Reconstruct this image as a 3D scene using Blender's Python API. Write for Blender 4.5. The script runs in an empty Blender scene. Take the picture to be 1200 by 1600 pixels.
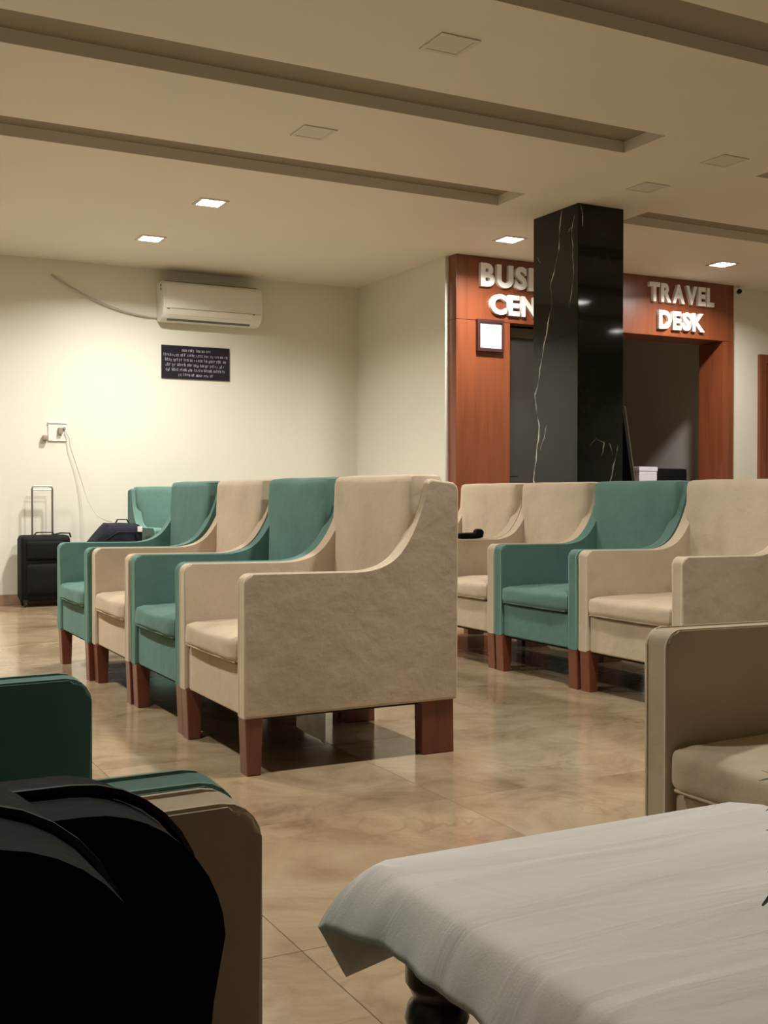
import bpy, bmesh, math, random
from mathutils import Vector, Matrix
from mathutils import noise as mnoise

random.seed(7)
sc = bpy.context.scene
COL = sc.collection
PI = math.pi

# ------------------------------------------------------------------ camera
EYE = 0.87
yaw, pitch = 0.4804, -0.01452
fwd = Vector((math.sin(yaw) * math.cos(pitch), math.cos(yaw) * math.cos(pitch), math.sin(pitch)))
rgt = Vector((math.cos(yaw), -math.sin(yaw), 0.0))
upv = rgt.cross(fwd)
cam_d = bpy.data.cameras.new('camera')
cam_d.sensor_fit = 'VERTICAL'
cam_d.sensor_height = 36.0
cam_d.lens = 1760.0 / 1600.0 * 36.0
cam_d.clip_start = 0.02
cam = bpy.data.objects.new('camera', cam_d)
COL.objects.link(cam)
cam.matrix_world = Matrix(((rgt.x, upv.x, -fwd.x, 0), (rgt.y, upv.y, -fwd.y, 0), (rgt.z, upv.z, -fwd.z, EYE), (0, 0, 0, 1)))
sc.camera = cam

# ------------------------------------------------------------------ world, exposure
world = bpy.data.worlds.new('world')
sc.world = world
world.use_nodes = True
world.node_tree.nodes['Background'].inputs[0].default_value = (0.02, 0.02, 0.025, 1)
world.node_tree.nodes['Background'].inputs[1].default_value = 1.0
sc.view_settings.view_transform = 'Standard'
sc.view_settings.look = 'None'
sc.view_settings.gamma = 1.0
sc.view_settings.use_curve_mapping = False
sc.view_settings.exposure = 0.08
LAMP_W = 40.0          # power of one lit ceiling lamp
LAMP_COL = (1.0, 0.965, 0.90)
CEIL = 2.77


# ------------------------------------------------------------------ material helpers
def new_mat(name):
    m = bpy.data.materials.new(name)
    m.use_nodes = True
    nt = m.node_tree
    return m, nt, nt.nodes['Principled BSDF']


def N(nt, typ, **kw):
    n = nt.nodes.new(typ)
    for k, v in kw.items():
        if k.startswith('i_'):
            n.inputs[k[2:].replace('_', ' ')].default_value = v
        else:
            setattr(n, k, v)
    return n


def L(nt, a, b):
    nt.links.new(a, b)


def ramp(nt, stops):
    r = N(nt, 'ShaderNodeValToRGB')
    el = r.color_ramp.elements
    while len(el) > 1:
        el.remove(el[-1])
    el[0].position, el[0].color = stops[0][0], (*stops[0][1], 1)
    for p, c in stops[1:]:
        e = el.new(p)
        e.color = (*c, 1)
    return r


def plain(name, col, rough=0.6, metal=0.0, spec=0.5, var=0.06, scale=8.0, bump=0.0, bscale=60.0, coat=0.0):
    """colour with a faint procedural variation and an optional fine relief"""
    m, nt, b = new_mat(name)
    tc = N(nt, 'ShaderNodeTexCoord')
    nz = N(nt, 'ShaderNodeTexNoise', i_Scale=scale, i_Detail=4.0)
    L(nt, tc.outputs['Object'], nz.inputs['Vector'])
    lo = tuple(max(0, c * (1 - var)) for c in col)
    hi = tuple(min(1, c * (1 + var)) for c in col)
    r = ramp(nt, [(0.3, lo), (0.7, hi)])
    L(nt, nz.outputs['Fac'], r.inputs['Fac'])
    L(nt, r.outputs['Color'], b.inputs['Base Color'])
    b.inputs['Roughness'].default_value = rough
    b.inputs['Metallic'].default_value = metal
    b.inputs['Specular IOR Level'].default_value = spec
    if coat:
        b.inputs['Coat Weight'].default_value = coat
        b.inputs['Coat Roughness'].default_value = 0.15
    if bump:
        n2 = N(nt, 'ShaderNodeTexNoise', i_Scale=bscale, i_Detail=3.0)
        L(nt, tc.outputs['Object'], n2.inputs['Vector'])
        bp = N(nt, 'ShaderNodeBump', i_Strength=bump, i_Distance=0.01)
        L(nt, n2.outputs['Fac'], bp.inputs['Height'])
        L(nt, bp.outputs['Normal'], b.inputs['Normal'])
    return m


def fabric(name, col, stain, sheen=0.35, sheen_tint=None):
    """worn suede upholstery: rubbed patches, darker stains, fine nap"""
    m, nt, b = new_mat(name)
    tc = N(nt, 'ShaderNodeTexCoord')
    oi = N(nt, 'ShaderNodeObjectInfo')
    add = N(nt, 'ShaderNodeVectorMath', operation='ADD')
    mul = N(nt, 'ShaderNodeVectorMath', operation='SCALE', i_Scale=17.0)
    cmb = N(nt, 'ShaderNodeCombineXYZ')
    for k in 'XYZ':
        L(nt, oi.outputs['Random'], cmb.inputs[k])
    L(nt, cmb.outputs[0], mul.inputs[0])
    L(nt, tc.outputs['Object'], add.inputs[0])
    L(nt, mul.outputs[0], add.inputs[1])
    big = N(nt, 'ShaderNodeTexNoise', i_Scale=3.2, i_Detail=5.0, i_Roughness=0.55)
    L(nt, add.outputs[0], big.inputs['Vector'])
    r = ramp(nt, [(0.25, tuple(c * 0.84 for c in col)), (0.5, col), (0.78, tuple(min(1, c * 1.14) for c in col))])
    L(nt, big.outputs['Fac'], r.inputs['Fac'])
    st = N(nt, 'ShaderNodeTexNoise', i_Scale=5.5, i_Detail=2.0)
    mp = N(nt, 'ShaderNodeMapping')
    mp.inputs['Location'].default_value = (3.1, 7.7, 1.3)
    L(nt, add.outputs[0], mp.inputs['Vector'])
    L(nt, mp.outputs[0], st.inputs['Vector'])
    sr = ramp(nt, [(0.60, (0, 0, 0)), (0.78, (1, 1, 1))])
    L(nt, st.outputs['Fac'], sr.inputs['Fac'])
    fac = N(nt, 'ShaderNodeMath', operation='MULTIPLY')
    fac.inputs[1].default_value = 0.55
    L(nt, sr.outputs['Color'], fac.inputs[0])
    mx = N(nt, 'ShaderNodeMix', data_type='RGBA')
    L(nt, fac.outputs[0], mx.inputs['Factor'])
    L(nt, r.outputs['Color'], mx.inputs['A'])
    mx.inputs['B'].default_value = (*stain, 1)
    L(nt, mx.outputs['Result'], b.inputs['Base Color'])
    b.inputs['Roughness'].default_value = 0.9
    b.inputs['Specular IOR Level'].default_value = 0.15
    b.inputs['Sheen Weight'].default_value = sheen
    b.inputs['Sheen Roughness'].default_value = 0.45
    t = sheen_tint or tuple(min(1, c * 1.8) for c in col)
    b.inputs['Sheen Tint'].default_value = (*t, 1)
    fine = N(nt, 'ShaderNodeTexNoise', i_Scale=260.0, i_Detail=2.0)
    L(nt, tc.outputs['Object'], fine.inputs['Vector'])
    soft = N(nt, 'ShaderNodeTexNoise', i_Scale=14.0, i_Detail=3.0)
    L(nt, add.outputs[0], soft.inputs['Vector'])
    b1 = N(nt, 'ShaderNodeBump', i_Strength=0.18, i_Distance=0.002)
    L(nt, fine.outputs['Fac'], b1.inputs['Height'])
    b2 = N(nt, 'ShaderNodeBump', i_Strength=0.35, i_Distance=0.012)
    L(nt, soft.outputs['Fac'], b2.inputs['Height'])
    L(nt, b1.outputs['Normal'], b2.inputs['Normal'])
    L(nt, b2.outputs['Normal'], b.inputs['Normal'])
    return m


def wood(name, col, dark, rough=0.35, axis=2, coat=0.25, scale=1.0):
    m, nt, b = new_mat(name)
    tc = N(nt, 'ShaderNodeTexCoord')
    mp = N(nt, 'ShaderNodeMapping')
    s = [14.0 * scale] * 3
    s[axis] = 0.9 * scale
    mp.inputs['Scale'].default_value = s
    L(nt, tc.outputs['Object'], mp.inputs['Vector'])
    nz = N(nt, 'ShaderNodeTexNoise', i_Scale=1.6, i_Detail=7.0, i_Roughness=0.6, i_Distortion=0.7)
    L(nt, mp.outputs[0], nz.inputs['Vector'])
    r = ramp(nt, [(0.28, dark), (0.5, col), (0.75, tuple(min(1, c * 1.18) for c in col))])
    L(nt, nz.outputs['Fac'], r.inputs['Fac'])
    L(nt, r.outputs['Color'], b.inputs['Base Color'])
    b.inputs['Roughness'].default_value = rough
    b.inputs['Coat Weight'].default_value = coat
    b.inputs['Coat Roughness'].default_value = 0.25
    return m


def marble_floor():
    m, nt, b = new_mat('beige marble tile')
    geo = N(nt, 'ShaderNodeNewGeometry')
    oi = N(nt, 'ShaderNodeObjectInfo')
    mul = N(nt, 'ShaderNodeMath', operation='MULTIPLY')
    mul.inputs[1].default_value = 31.0
    L(nt, oi.outputs['Random'], mul.inputs[0])
    cmb = N(nt, 'ShaderNodeCombineXYZ')
    L(nt, mul.outputs[0], cmb.inputs['Z'])
    add = N(nt, 'ShaderNodeVectorMath', operation='ADD')
    L(nt, geo.outputs['Position'], add.inputs[0])
    L(nt, cmb.outputs[0], add.inputs[1])
    n1 = N(nt, 'ShaderNodeTexNoise', i_Scale=3.1, i_Detail=10.0, i_Roughness=0.68, i_Distortion=0.8)
    L(nt, add.outputs[0], n1.inputs['Vector'])
    r = ramp(nt, [(0.28, (0.20, 0.130, 0.072)), (0.42, (0.315, 0.225, 0.135)), (0.55, (0.385, 0.29, 0.18)), (0.75, (0.47, 0.375, 0.255))])
    L(nt, n1.outputs['Fac'], r.inputs['Fac'])
    # thin irregular brown veins
    n2 = N(nt, 'ShaderNodeTexNoise', i_Scale=2.6, i_Detail=3.0, i_Roughness=0.5, i_Distortion=1.2)
    mp = N(nt, 'ShaderNodeMapping')
    mp.inputs['Location'].default_value = (5.2, 1.7, 0)
    L(nt, add.outputs[0], mp.inputs['Vector'])
    L(nt, mp.outputs[0], n2.inputs['Vector'])
    v = ramp(nt, [(0.465, (0, 0, 0)), (0.5, (.6, .6, .6)), (0.53, (0, 0, 0))])
    L(nt, n2.outputs['Fac'], v.inputs['Fac'])
    n3 = N(nt, 'ShaderNodeTexNoise', i_Scale=1.7, i_Detail=3.0)
    L(nt, add.outputs[0], n3.inputs['Vector'])
    v3 = ramp(nt, [(0.5, (0, 0, 0)), (0.7, (0.75, 0.75, 0.75))])
    L(nt, n3.outputs['Fac'], v3.inputs['Fac'])
    fm = N(nt, 'ShaderNodeMath', operation='MULTIPLY')
    L(nt, v.outputs['Color'], fm.inputs[0])
    L(nt, v3.outputs['Color'], fm.inputs[1])
    mx = N(nt, 'ShaderNodeMix', data_type='RGBA')
    L(nt, fm.outputs[0], mx.inputs['Factor'])
    L(nt, r.outputs['Color'], mx.inputs['A'])
    mx.inputs['B'].default_value = (0.16, 0.095, 0.045, 1)
    L(nt, mx.outputs['Result'], b.inputs['Base Color'])
    rr = ramp(nt, [(0.3, (0.10, 0.10, 0.10)), (0.8, (0.19, 0.19, 0.19))])
    L(nt, n1.outputs['Fac'], rr.inputs['Fac'])
    L(nt, rr.outputs['Color'], b.inputs['Roughness'])
    b.inputs['Specular IOR Level'].default_value = 0.55
    return m


def black_marble():
    m, nt, b = new_mat('black marble')
    tc = N(nt, 'ShaderNodeTexCoord')
    base = N(nt, 'ShaderNodeTexNoise', i_Scale=5.0, i_Detail=5.0)
    L(nt, tc.outputs['Object'], base.inputs['Vector'])
    r = ramp(nt, [(0.3, (0.004, 0.004, 0.004)), (0.8, (0.016, 0.017, 0.014))])
    L(nt, base.outputs['Fac'], r.inputs['Fac'])
    L(nt, r.outputs['Color'], b.inputs['Base Color'])
    b.inputs['Roughness'].default_value = 0.05
    b.inputs['Specular IOR Level'].default_value = 0.32
    return m


def emit(name, col, strength):
    m, nt, b = new_mat(name)
    b.inputs['Base Color'].default_value = (0.8, 0.8, 0.8, 1)
    b.inputs['Emission Color'].default_value = (*col, 1)
    b.inputs['Emission Strength'].default_value = strength
    return m


def cloth_mat():
    m, nt, b = new_mat('white table linen')
    tc = N(nt, 'ShaderNodeTexCoord')
    mp = N(nt, 'ShaderNodeMapping')
    mp.inputs['Scale'].default_value = (1.3, 9.0, 3.0)
    mp.inputs['Rotation'].default_value = (0, 0, math.radians(-14))
    L(nt, tc.outputs['Object'], mp.inputs['Vector'])
    nz = N(nt, 'ShaderNodeTexNoise', i_Scale=2.2, i_Detail=4.0, i_Distortion=0.6)
    L(nt, mp.outputs[0], nz.inputs['Vector'])
    weave = N(nt, 'ShaderNodeTexNoise', i_Scale=420.0, i_Detail=1.0)
    L(nt, tc.outputs['Object'], weave.inputs['Vector'])
    b1 = N(nt, 'ShaderNodeBump', i_Strength=0.15, i_Distance=0.001)
    L(nt, weave.outputs['Fac'], b1.inputs['Height'])
    b2 = N(nt, 'ShaderNodeBump', i_Strength=0.30, i_Distance=0.012)
    L(nt, nz.outputs['Fac'], b2.inputs['Height'])
    L(nt, b1.outputs['Normal'], b2.inputs['Normal'])
    L(nt, b2.outputs['Normal'], b.inputs['Normal'])
    r = ramp(nt, [(0.3, (0.77, 0.755, 0.715)), (0.7, (0.83, 0.815, 0.78))])
    L(nt, nz.outputs['Fac'], r.inputs['Fac'])
    L(nt, r.outputs['Color'], b.inputs['Base Color'])
    b.inputs['Roughness'].default_value = 0.85
    b.inputs['Specular IOR Level'].default_value = 0.2
    return m


MT = {}
MT['wall'] = plain('cream wall paint', (0.74, 0.72, 0.62), 0.55, var=0.02, scale=1.5, bump=0.05, bscale=40)
MT['ceiling'] = plain('cream ceiling paint', (0.72, 0.675, 0.57), 0.7, var=0.02, scale=1.2)
MT['recess'] = plain('taupe recess top', (0.27, 0.225, 0.165), 0.7, var=0.04, scale=2)  # slot tops, set darker than the ceiling around them
MT['grout'] = plain('brown grout', (0.30, 0.21, 0.125), 0.7)
MT['tile'] = marble_floor()
MT['skirting'] = plain('brown marble skirting', (0.34, 0.23, 0.15), 0.25, var=0.2, scale=9)
MT['beige'] = fabric('beige suede', (0.525, 0.43, 0.315), (0.34, 0.27, 0.19))
MT['beige_welt'] = fabric('beige welt', (0.62, 0.53, 0.40), (0.45, 0.36, 0.25))
MT['teal'] = fabric('teal suede', (0.112, 0.206, 0.175), (0.078, 0.148, 0.128), 0.25, (0.40, 0.62, 0.55))
MT['teal_welt'] = fabric('teal welt', (0.17, 0.32, 0.275), (0.12, 0.24, 0.205), 0.25, (0.40, 0.62, 0.55))
MT['leg'] = wood('red brown leg wood', (0.165, 0.046, 0.022), (0.09, 0.024, 0.013), 0.35, 2, 0.3)
MT['panel'] = wood('red brown veneer', (0.195, 0.053, 0.020), (0.145, 0.037, 0.015), 0.32, 2, 0.2, 0.8)
MT['low_bounce'] = wood('dark low bounce wall', (0.06, 0.028, 0.016), (0.04, 0.018, 0.010), 0.4, 2, 0.1, 0.8)  # for the unseen rear wall, kept dark so little light bounces back
MT['lining'] = plain('pale lining cloth', (0.74, 0.77, 0.73), 0.9, var=0.15, scale=30)
MT['under'] = plain('black dust cloth', (0.015, 0.013, 0.012), 0.9)
MT['marble'] = black_marble()
MT['vein'] = plain('white marble vein', (0.50, 0.48, 0.42), 0.12, var=0.35, scale=25)
MT['linen'] = cloth_mat()
MT['dark_wood'] = wood('dark turned wood', (0.045, 0.018, 0.010), (0.02, 0.008, 0.005), 0.3, 2, 0.4)
MT['letter'] = plain('white acrylic letter', (0.85, 0.83, 0.78), 0.35, var=0.01)
MT['ac'] = plain('white ac plastic', (0.74, 0.72, 0.66), 0.3, var=0.01)
MT['ac_dark'] = plain('grey ac slot', (0.12, 0.115, 0.10), 0.5)
MT['cable'] = plain('grey cable', (0.42, 0.40, 0.36), 0.5)
MT['white_plastic'] = plain('white plastic', (0.80, 0.78, 0.72), 0.3, var=0.01)
MT['plug'] = plain('brown plug', (0.30, 0.24, 0.19), 0.5)
MT['sign'] = plain('dark navy sign', (0.012, 0.009, 0.022), 0.35)
MT['print'] = plain('pale sign print', (0.36, 0.33, 0.40), 0.5)
MT['black_nylon'] = plain('black nylon', (0.003, 0.0028, 0.003), 0.8, spec=0.12, var=0.3, scale=30, bump=0.3, bscale=25)
MT['black_strap'] = plain('black webbing', (0.005, 0.0045, 0.0045), 0.6, spec=0.2, var=0.3, scale=60)
MT['navy_nylon'] = plain('navy nylon', (0.010, 0.010, 0.019), 0.75, spec=0.2, var=0.3, scale=20, bump=0.2)
MT['case'] = plain('black luggage fabric', (0.006, 0.005, 0.0045), 0.7, spec=0.2, var=0.3, scale=30, bump=0.15, bscale=200)
MT['chrome'] = plain('grey handle metal', (0.33, 0.31, 0.27), 0.35, metal=0.8)
MT['rubber'] = plain('black rubber', (0.012, 0.012, 0.012), 0.5)
MT['paper'] = plain('white paper', (0.72, 0.72, 0.80), 0.6, var=0.02)
MT['ink'] = plain('grey ink', (0.35, 0.37, 0.50), 0.6)
MT['frame_dark'] = plain('dark frame', (0.045, 0.014, 0.014), 0.4)
MT['steel'] = plain('grey door frame', (0.13, 0.115, 0.095), 0.4, metal=0.3)
MT['dark_metal'] = plain('dark metal', (0.02, 0.018, 0.018), 0.35, metal=0.6)
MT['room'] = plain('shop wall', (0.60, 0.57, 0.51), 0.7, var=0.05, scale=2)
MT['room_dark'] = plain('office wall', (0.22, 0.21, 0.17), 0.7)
MT['black_plastic'] = plain('black plastic', (0.01, 0.01, 0.011), 0.35)
MT['desk'] = wood('desk laminate', (0.16, 0.06, 0.03), (0.09, 0.03, 0.015), 0.4, 0, 0.2)
MT['leaf'] = plain('plant leaf', (0.022, 0.050, 0.016), 0.45, var=0.35, scale=25)
MT['leaf_pale'] = plain('pale leaf', (0.13, 0.17, 0.07), 0.45, var=0.3, scale=25)
MT['pot'] = plain('white ceramic', (0.7, 0.68, 0.63), 0.2)
MT['soil'] = plain('soil', (0.03, 0.02, 0.013), 0.95, var=0.4, scale=60, bump=0.6, bscale=90)
MT['lamp_on'] = emit('lit lamp', (1.0, 0.97, 0.93), 30.0)
MT['lamp_off'] = plain('unlit diffuser', (0.62, 0.58, 0.49), 0.5, var=0.01)
MT['lamp_rim'] = plain('lamp rim', (0.62, 0.575, 0.48), 0.5, var=0.02)

gm, gnt, gb = new_mat('smoked glass')
gb.inputs['Base Color'].default_value = (0.16, 0.16, 0.13, 1)
gb.inputs['Roughness'].default_value = 0.06
gb.inputs['Transmission Weight'].default_value = 0.35
gb.inputs['IOR'].default_value = 1.45
_n = N(gnt, 'ShaderNodeTexNoise', i_Scale=3.0)
_r = ramp(gnt, [(0.3, (0.045, 0.042, 0.034)), (0.7, (0.06, 0.056, 0.046))])
L(gnt, _n.outputs['Fac'], _r.inputs['Fac'])
L(gnt, _r.outputs['Color'], gb.inputs['Base Color'])
MT['glass'] = gm


# ------------------------------------------------------------------ geometry helpers
def finish(name, bm, mat, parent=None, smooth=True, loc=None):
    bmesh.ops.recalc_face_normals(bm, faces=bm.faces[:])
    me = bpy.data.meshes.new(name)
    bm.to_mesh(me)
    bm.free()
    if smooth:
        for p in me.polygons:
            p.use_smooth = True
        try:
            me.set_sharp_from_angle(angle=math.radians(38))
        except Exception:
            pass
    me.materials.append(MT[mat] if isinstance(mat, str) else mat)
    o = bpy.data.objects.new(name, me)
    COL.objects.link(o)
    if parent:
        o.parent = parent
    if loc:
        o.location = loc
    if smooth and len(me.polygons) < 400:
        wn = o.modifiers.new('weighted_normals', 'WEIGHTED_NORMAL')
        wn.keep_sharp = True
    return o


def add_box(bm, x0, x1, y0, y1, z0, z1, bevel=0.0, seg=2):
    vs = [bm.verts.new((x, y, z)) for x in (x0, x1) for y in (y0, y1) for z in (z0, z1)]
    idx = [(0, 1, 3, 2), (4, 6, 7, 5), (0, 4, 5, 1), (2, 3, 7, 6), (0, 2, 6, 4), (1, 5, 7, 3)]
    fs = [bm.faces.new([vs[i] for i in f]) for f in idx]
    if bevel > 0:
        es = list({e for f in fs for e in f.edges})
        bmesh.ops.bevel(bm, geom=es, offset=bevel, segments=seg, profile=0.5, affect='EDGES')
    return bm


def box(name, mat, x0, x1, y0, y1, z0, z1, parent=None, bevel=0.0, seg=2):
    bm = bmesh.new()
    add_box(bm, x0, x1, y0, y1, z0, z1, bevel, seg)
    return finish(name, bm, mat, parent)


def add_prism(bm, prof, a, b, axis=1, bevel=0.0, seg=3):
    """prof: 2D points; axis 1 -> (x,z) extruded in y; axis 0 -> (y,z) in x; axis 2 -> (x,y) in z"""
    def P(p, t):
        return {1: (p[0], t, p[1]), 0: (t, p[0], p[1]), 2: (p[0], p[1], t)}[axis]
    va = [bm.verts.new(P(p, a)) for p in prof]
    vb = [bm.verts.new(P(p, b)) for p in prof]
    n = len(prof)
    fa = bm.faces.new(va)
    fb = bm.faces.new(list(reversed(vb)))
    for i in range(n):
        bm.faces.new((va[i], vb[i], vb[(i + 1) % n], va[(i + 1) % n]))
    if bevel > 0:
        es = list(fa.edges) + list(fb.edges)
        bmesh.ops.bevel(bm, geom=es, offset=bevel, segments=seg, profile=0.5, affect='EDGES')
    return bm


def add_tube(bm, pts, r, n=8, cap=True, radii=None):
    pts = [Vector(p) for p in pts]
    rings = []
    prev = None
    for i, p in enumerate(pts):
        d = (pts[min(i + 1, len(pts) - 1)] - pts[max(i - 1, 0)]).normalized()
        if prev is None:
            ref = Vector((0, 0, 1)) if abs(d.z) < 0.9 else Vector((1, 0, 0))
            u = d.cross(ref).normalized()
        else:
            u = (prev - d * prev.dot(d)).normalized()
        prev = u
        v = d.cross(u)
        rr = radii[i] if radii else r
        rings.append([bm.verts.new(p + (u * math.cos(t) + v * math.sin(t)) * rr) for t in [2 * PI * k / n for k in range(n)]])
    for a, b in zip(rings, rings[1:]):
        for k in range(n):
            bm.faces.new((a[k], a[(k + 1) % n], b[(k + 1) % n], b[k]))
    if cap:
        bm.faces.new(list(reversed(rings[0])))
        bm.faces.new(rings[-1])
    return bm


def add_lathe(bm, prof, cx=0, cy=0, n=24):
    rings = []
    for r, z in prof:
        rings.append([bm.verts.new((cx + r * math.cos(2 * PI * k / n), cy + r * math.sin(2 * PI * k / n), z)) for k in range(n)])
    for a, b in zip(rings, rings[1:]):
        for k in range(n):
            bm.faces.new((a[k], a[(k + 1) % n], b[(k + 1) % n], b[k]))
    bm.faces.new(list(reversed(rings[0])))
    bm.faces.new(rings[-1])
    return bm


def add_soft_box(bm, x0, x1, y0, y1, z0, z1, r, crown=(0, 0, 0), cuts=10, wob=0.0, seed=0):
    """rounded, slightly stuffed box: corner radius r, faces bulge by crown"""
    b2 = bmesh.new()
    bmesh.ops.create_cube(b2, size=2.0)
    bmesh.ops.subdivide_edges(b2, edges=b2.edges[:], cuts=cuts, use_grid_fill=True)
    c = Vector(((x0 + x1) / 2, (y0 + y1) / 2, (z0 + z1) / 2))
    h = Vector(((x1 - x0) / 2, (y1 - y0) / 2, (z1 - z0) / 2))
    for v in b2.verts:
        q = v.co.copy()
        # pull the grid lines towards the rim so that the rounding gets enough points
        q = Vector([math.copysign(abs(t) ** 0.75, t) for t in q])
        p = Vector([q[i] * h[i] for i in range(3)])
        core = Vector([max(-h[i] + min(r, h[i]), min(h[i] - min(r, h[i]), p[i])) for i in range(3)])
        d = p - core
        if d.length > 1e-9:
            m = max(abs(d[i]) / min(r, h[i]) for i in range(3))
            d = d.normalized() * m * min(r, min(h))
        p = core + d
        for i in range(3):
            if crown[i]:
                j, k = [t for t in range(3) if t != i]
                p[i] += math.copysign(1, q[i]) * abs(q[i]) * crown[i] * (1 - q[j] ** 2) * (1 - q[k] ** 2)
        if wob:
            p += Vector(mnoise.noise_vector((p + Vector((seed, 0, 0))) * 9.0)) * wob
        v.co = c + p
    me = bpy.data.meshes.new('tmp')
    b2.to_mesh(me)
    b2.free()
    bm.from_mesh(me)
    bpy.data.meshes.remove(me)
    return bm


def tag(o, label=None, cat=None, group=None, kind=None):
    if label:
        o['label'] = label
    if cat:
        o['category'] = cat
    if group:
        o['group'] = group
    if kind:
        o['kind'] = kind
    return o


def empty(name, loc=(0, 0, 0), rz=0.0):
    o = bpy.data.objects.new(name, None)
    o.empty_display_size = 0.1
    COL.objects.link(o)
    o.location = loc
    o.rotation_euler = (0, 0, rz)
    return o


def copy_tree(o, parent=None):
    c = o.copy()
    COL.objects.link(c)
    c.parent = parent
    for ch in list(o.children):
        copy_tree(ch, c)
    return c


def struct(o, label):
    return tag(o, label, kind='structure')


# ------------------------------------------------------------------ the room
X0, X1, Y0, Y1 = -3.9, 9.6, -3.6, 9.3
floor = box('floor', 'grout', X0 - .05, X1 + .05, Y0 - .03, 9.97, -0.12, -0.004)
struct(floor, 'glossy beige marble floor of large square tiles')
bm = bmesh.new()
T = 0.8
add_box(bm, -T / 2 + .0007, T / 2 - .0007, -T / 2 + .0007, T / 2 - .0007, -0.03, 0.0)
top = [e for e in bm.edges if all(abs(v.co.z) < 1e-6 for v in e.verts)]
bmesh.ops.bevel(bm, geom=top, offset=0.0008, segments=1, affect='EDGES')
tile0 = None
for i in range(-6, 11):
    for j in range(-7, 10):
        loc = (0.85 + T * (i + .5), 1.97 + T * (j + .5), 0.0)
        if tile0 is None:
            tile0 = finish('floor_tile', bm, 'tile', floor, loc=loc)
        else:
            t = tile0.copy()
            COL.objects.link(t)
            t.location = loc

# ceiling with long recessed slots
SLOTS = [(2.07, 2.40), (3.33, 3.66), (4.61, 4.95), (5.90, 6.22)]
ZONES = [(-2.6, 4.08), (5.07, 8.9)]
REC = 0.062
bm = bmesh.new()


def quad(bm, *p):
    return bm.faces.new([bm.verts.new(q) for q in p])


def slab(xa, xb, ya, yb):
    add_box(bm, xa, xb, ya, yb, CEIL, CEIL + 0.16)


ys = [Y0 - .1] + [y for s in SLOTS for y in s] + [10.0]
for k in range(0, len(ys), 2):
    slab(X0 - .1, X1 + .1, ys[k], ys[k + 1])
for (ya, yb) in SLOTS:
    slab(X0 - .1, ZONES[0][0], ya, yb)
    slab(ZONES[0][1], ZONES[1][0], ya, yb)
    slab(ZONES[1][1], X1 + .1, ya, yb)
ceiling = finish('ceiling', bm, 'ceiling', smooth=False)
struct(ceiling, 'cream plaster ceiling with long recessed slots')
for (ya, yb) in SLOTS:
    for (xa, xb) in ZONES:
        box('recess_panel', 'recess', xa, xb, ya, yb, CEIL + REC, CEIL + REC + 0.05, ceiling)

struct(box('wall_back', 'wall', X0, 4.70, Y1, Y1 + .12, 0, CEIL), 'cream painted wall behind the air conditioner')
struct(box('wall_corner', 'wall', 4.57, 4.70, 7.72, Y1, 0, CEIL), 'cream return wall between the corner and the wooden front')
struct(box('wall_front', 'wall', 7.53, X1, 7.66, 7.80, 0, CEIL), 'cream wall beside the wooden front')
struct(box('wall_left', 'wall', X0 - .12, X0, Y0, Y1 + .12, 0, CEIL), 'cream wall at the left end of the lounge')
struct(box('wall_right', 'wall', X1, X1 + .12, Y0, 7.8, 0, CEIL), 'cream wall at the right end of the lounge')
struct(box('wall_rear', 'low_bounce', X0, X1, Y0 - .12, Y0, 0, CEIL), 'unseen wall behind the camera, darkened to cut bounced light')  # dark panelling made up to keep bounced light off the inner arms
struct(box('baseboard_back', 'skirting', X0, 4.555, Y1 - .014, Y1, 0, .085, bevel=.003), 'brown marble skirting under the cream back wall')
struct(box('baseboard_corner', 'skirting', 4.556, 4.57, 7.75, Y1 - .014, 0, .085, bevel=.003), 'brown marble skirting along the return wall')
struct(box('baseboard_front', 'skirting', 7.53, 7.86, 7.646, 7.66, 0, .085, bevel=.003), 'short brown skirting beside the wooden front')

# rooms behind the wooden front
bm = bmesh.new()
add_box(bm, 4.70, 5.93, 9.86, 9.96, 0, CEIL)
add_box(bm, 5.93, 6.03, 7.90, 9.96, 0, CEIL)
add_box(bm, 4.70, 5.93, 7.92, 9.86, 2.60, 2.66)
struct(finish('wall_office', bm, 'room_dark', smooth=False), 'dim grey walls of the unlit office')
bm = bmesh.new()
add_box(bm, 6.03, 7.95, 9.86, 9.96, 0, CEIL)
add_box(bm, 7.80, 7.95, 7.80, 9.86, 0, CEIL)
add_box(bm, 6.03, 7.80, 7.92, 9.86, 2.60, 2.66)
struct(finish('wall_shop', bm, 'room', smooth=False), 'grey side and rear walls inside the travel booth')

# wooden front: header and posts
front = box('trim_1', 'panel', 4.60, 7.53, 7.60, 7.72, 2.262, CEIL, bevel=.004)
struct(front, 'red brown veneered wooden front with two openings')
box('post', 'panel', 4.60, 5.107, 7.60, 7.72, 0, 2.260, front, bevel=.004)
box('post', 'panel', 5.85, 6.15, 7.60, 7.72, 0, 2.260, front, bevel=.004)
box('post', 'panel', 7.406, 7.53, 7.60, 7.91, 0, 2.260, front, bevel=.004)
box('reveal', 'panel', 6.15, 6.19, 7.722, 7.91, 0, 2.260, front, bevel=.003)
box('soffit', 'panel', 5.85, 7.53, 7.722, 7.91, 2.262, 2.40, front, bevel=.003)

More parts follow.
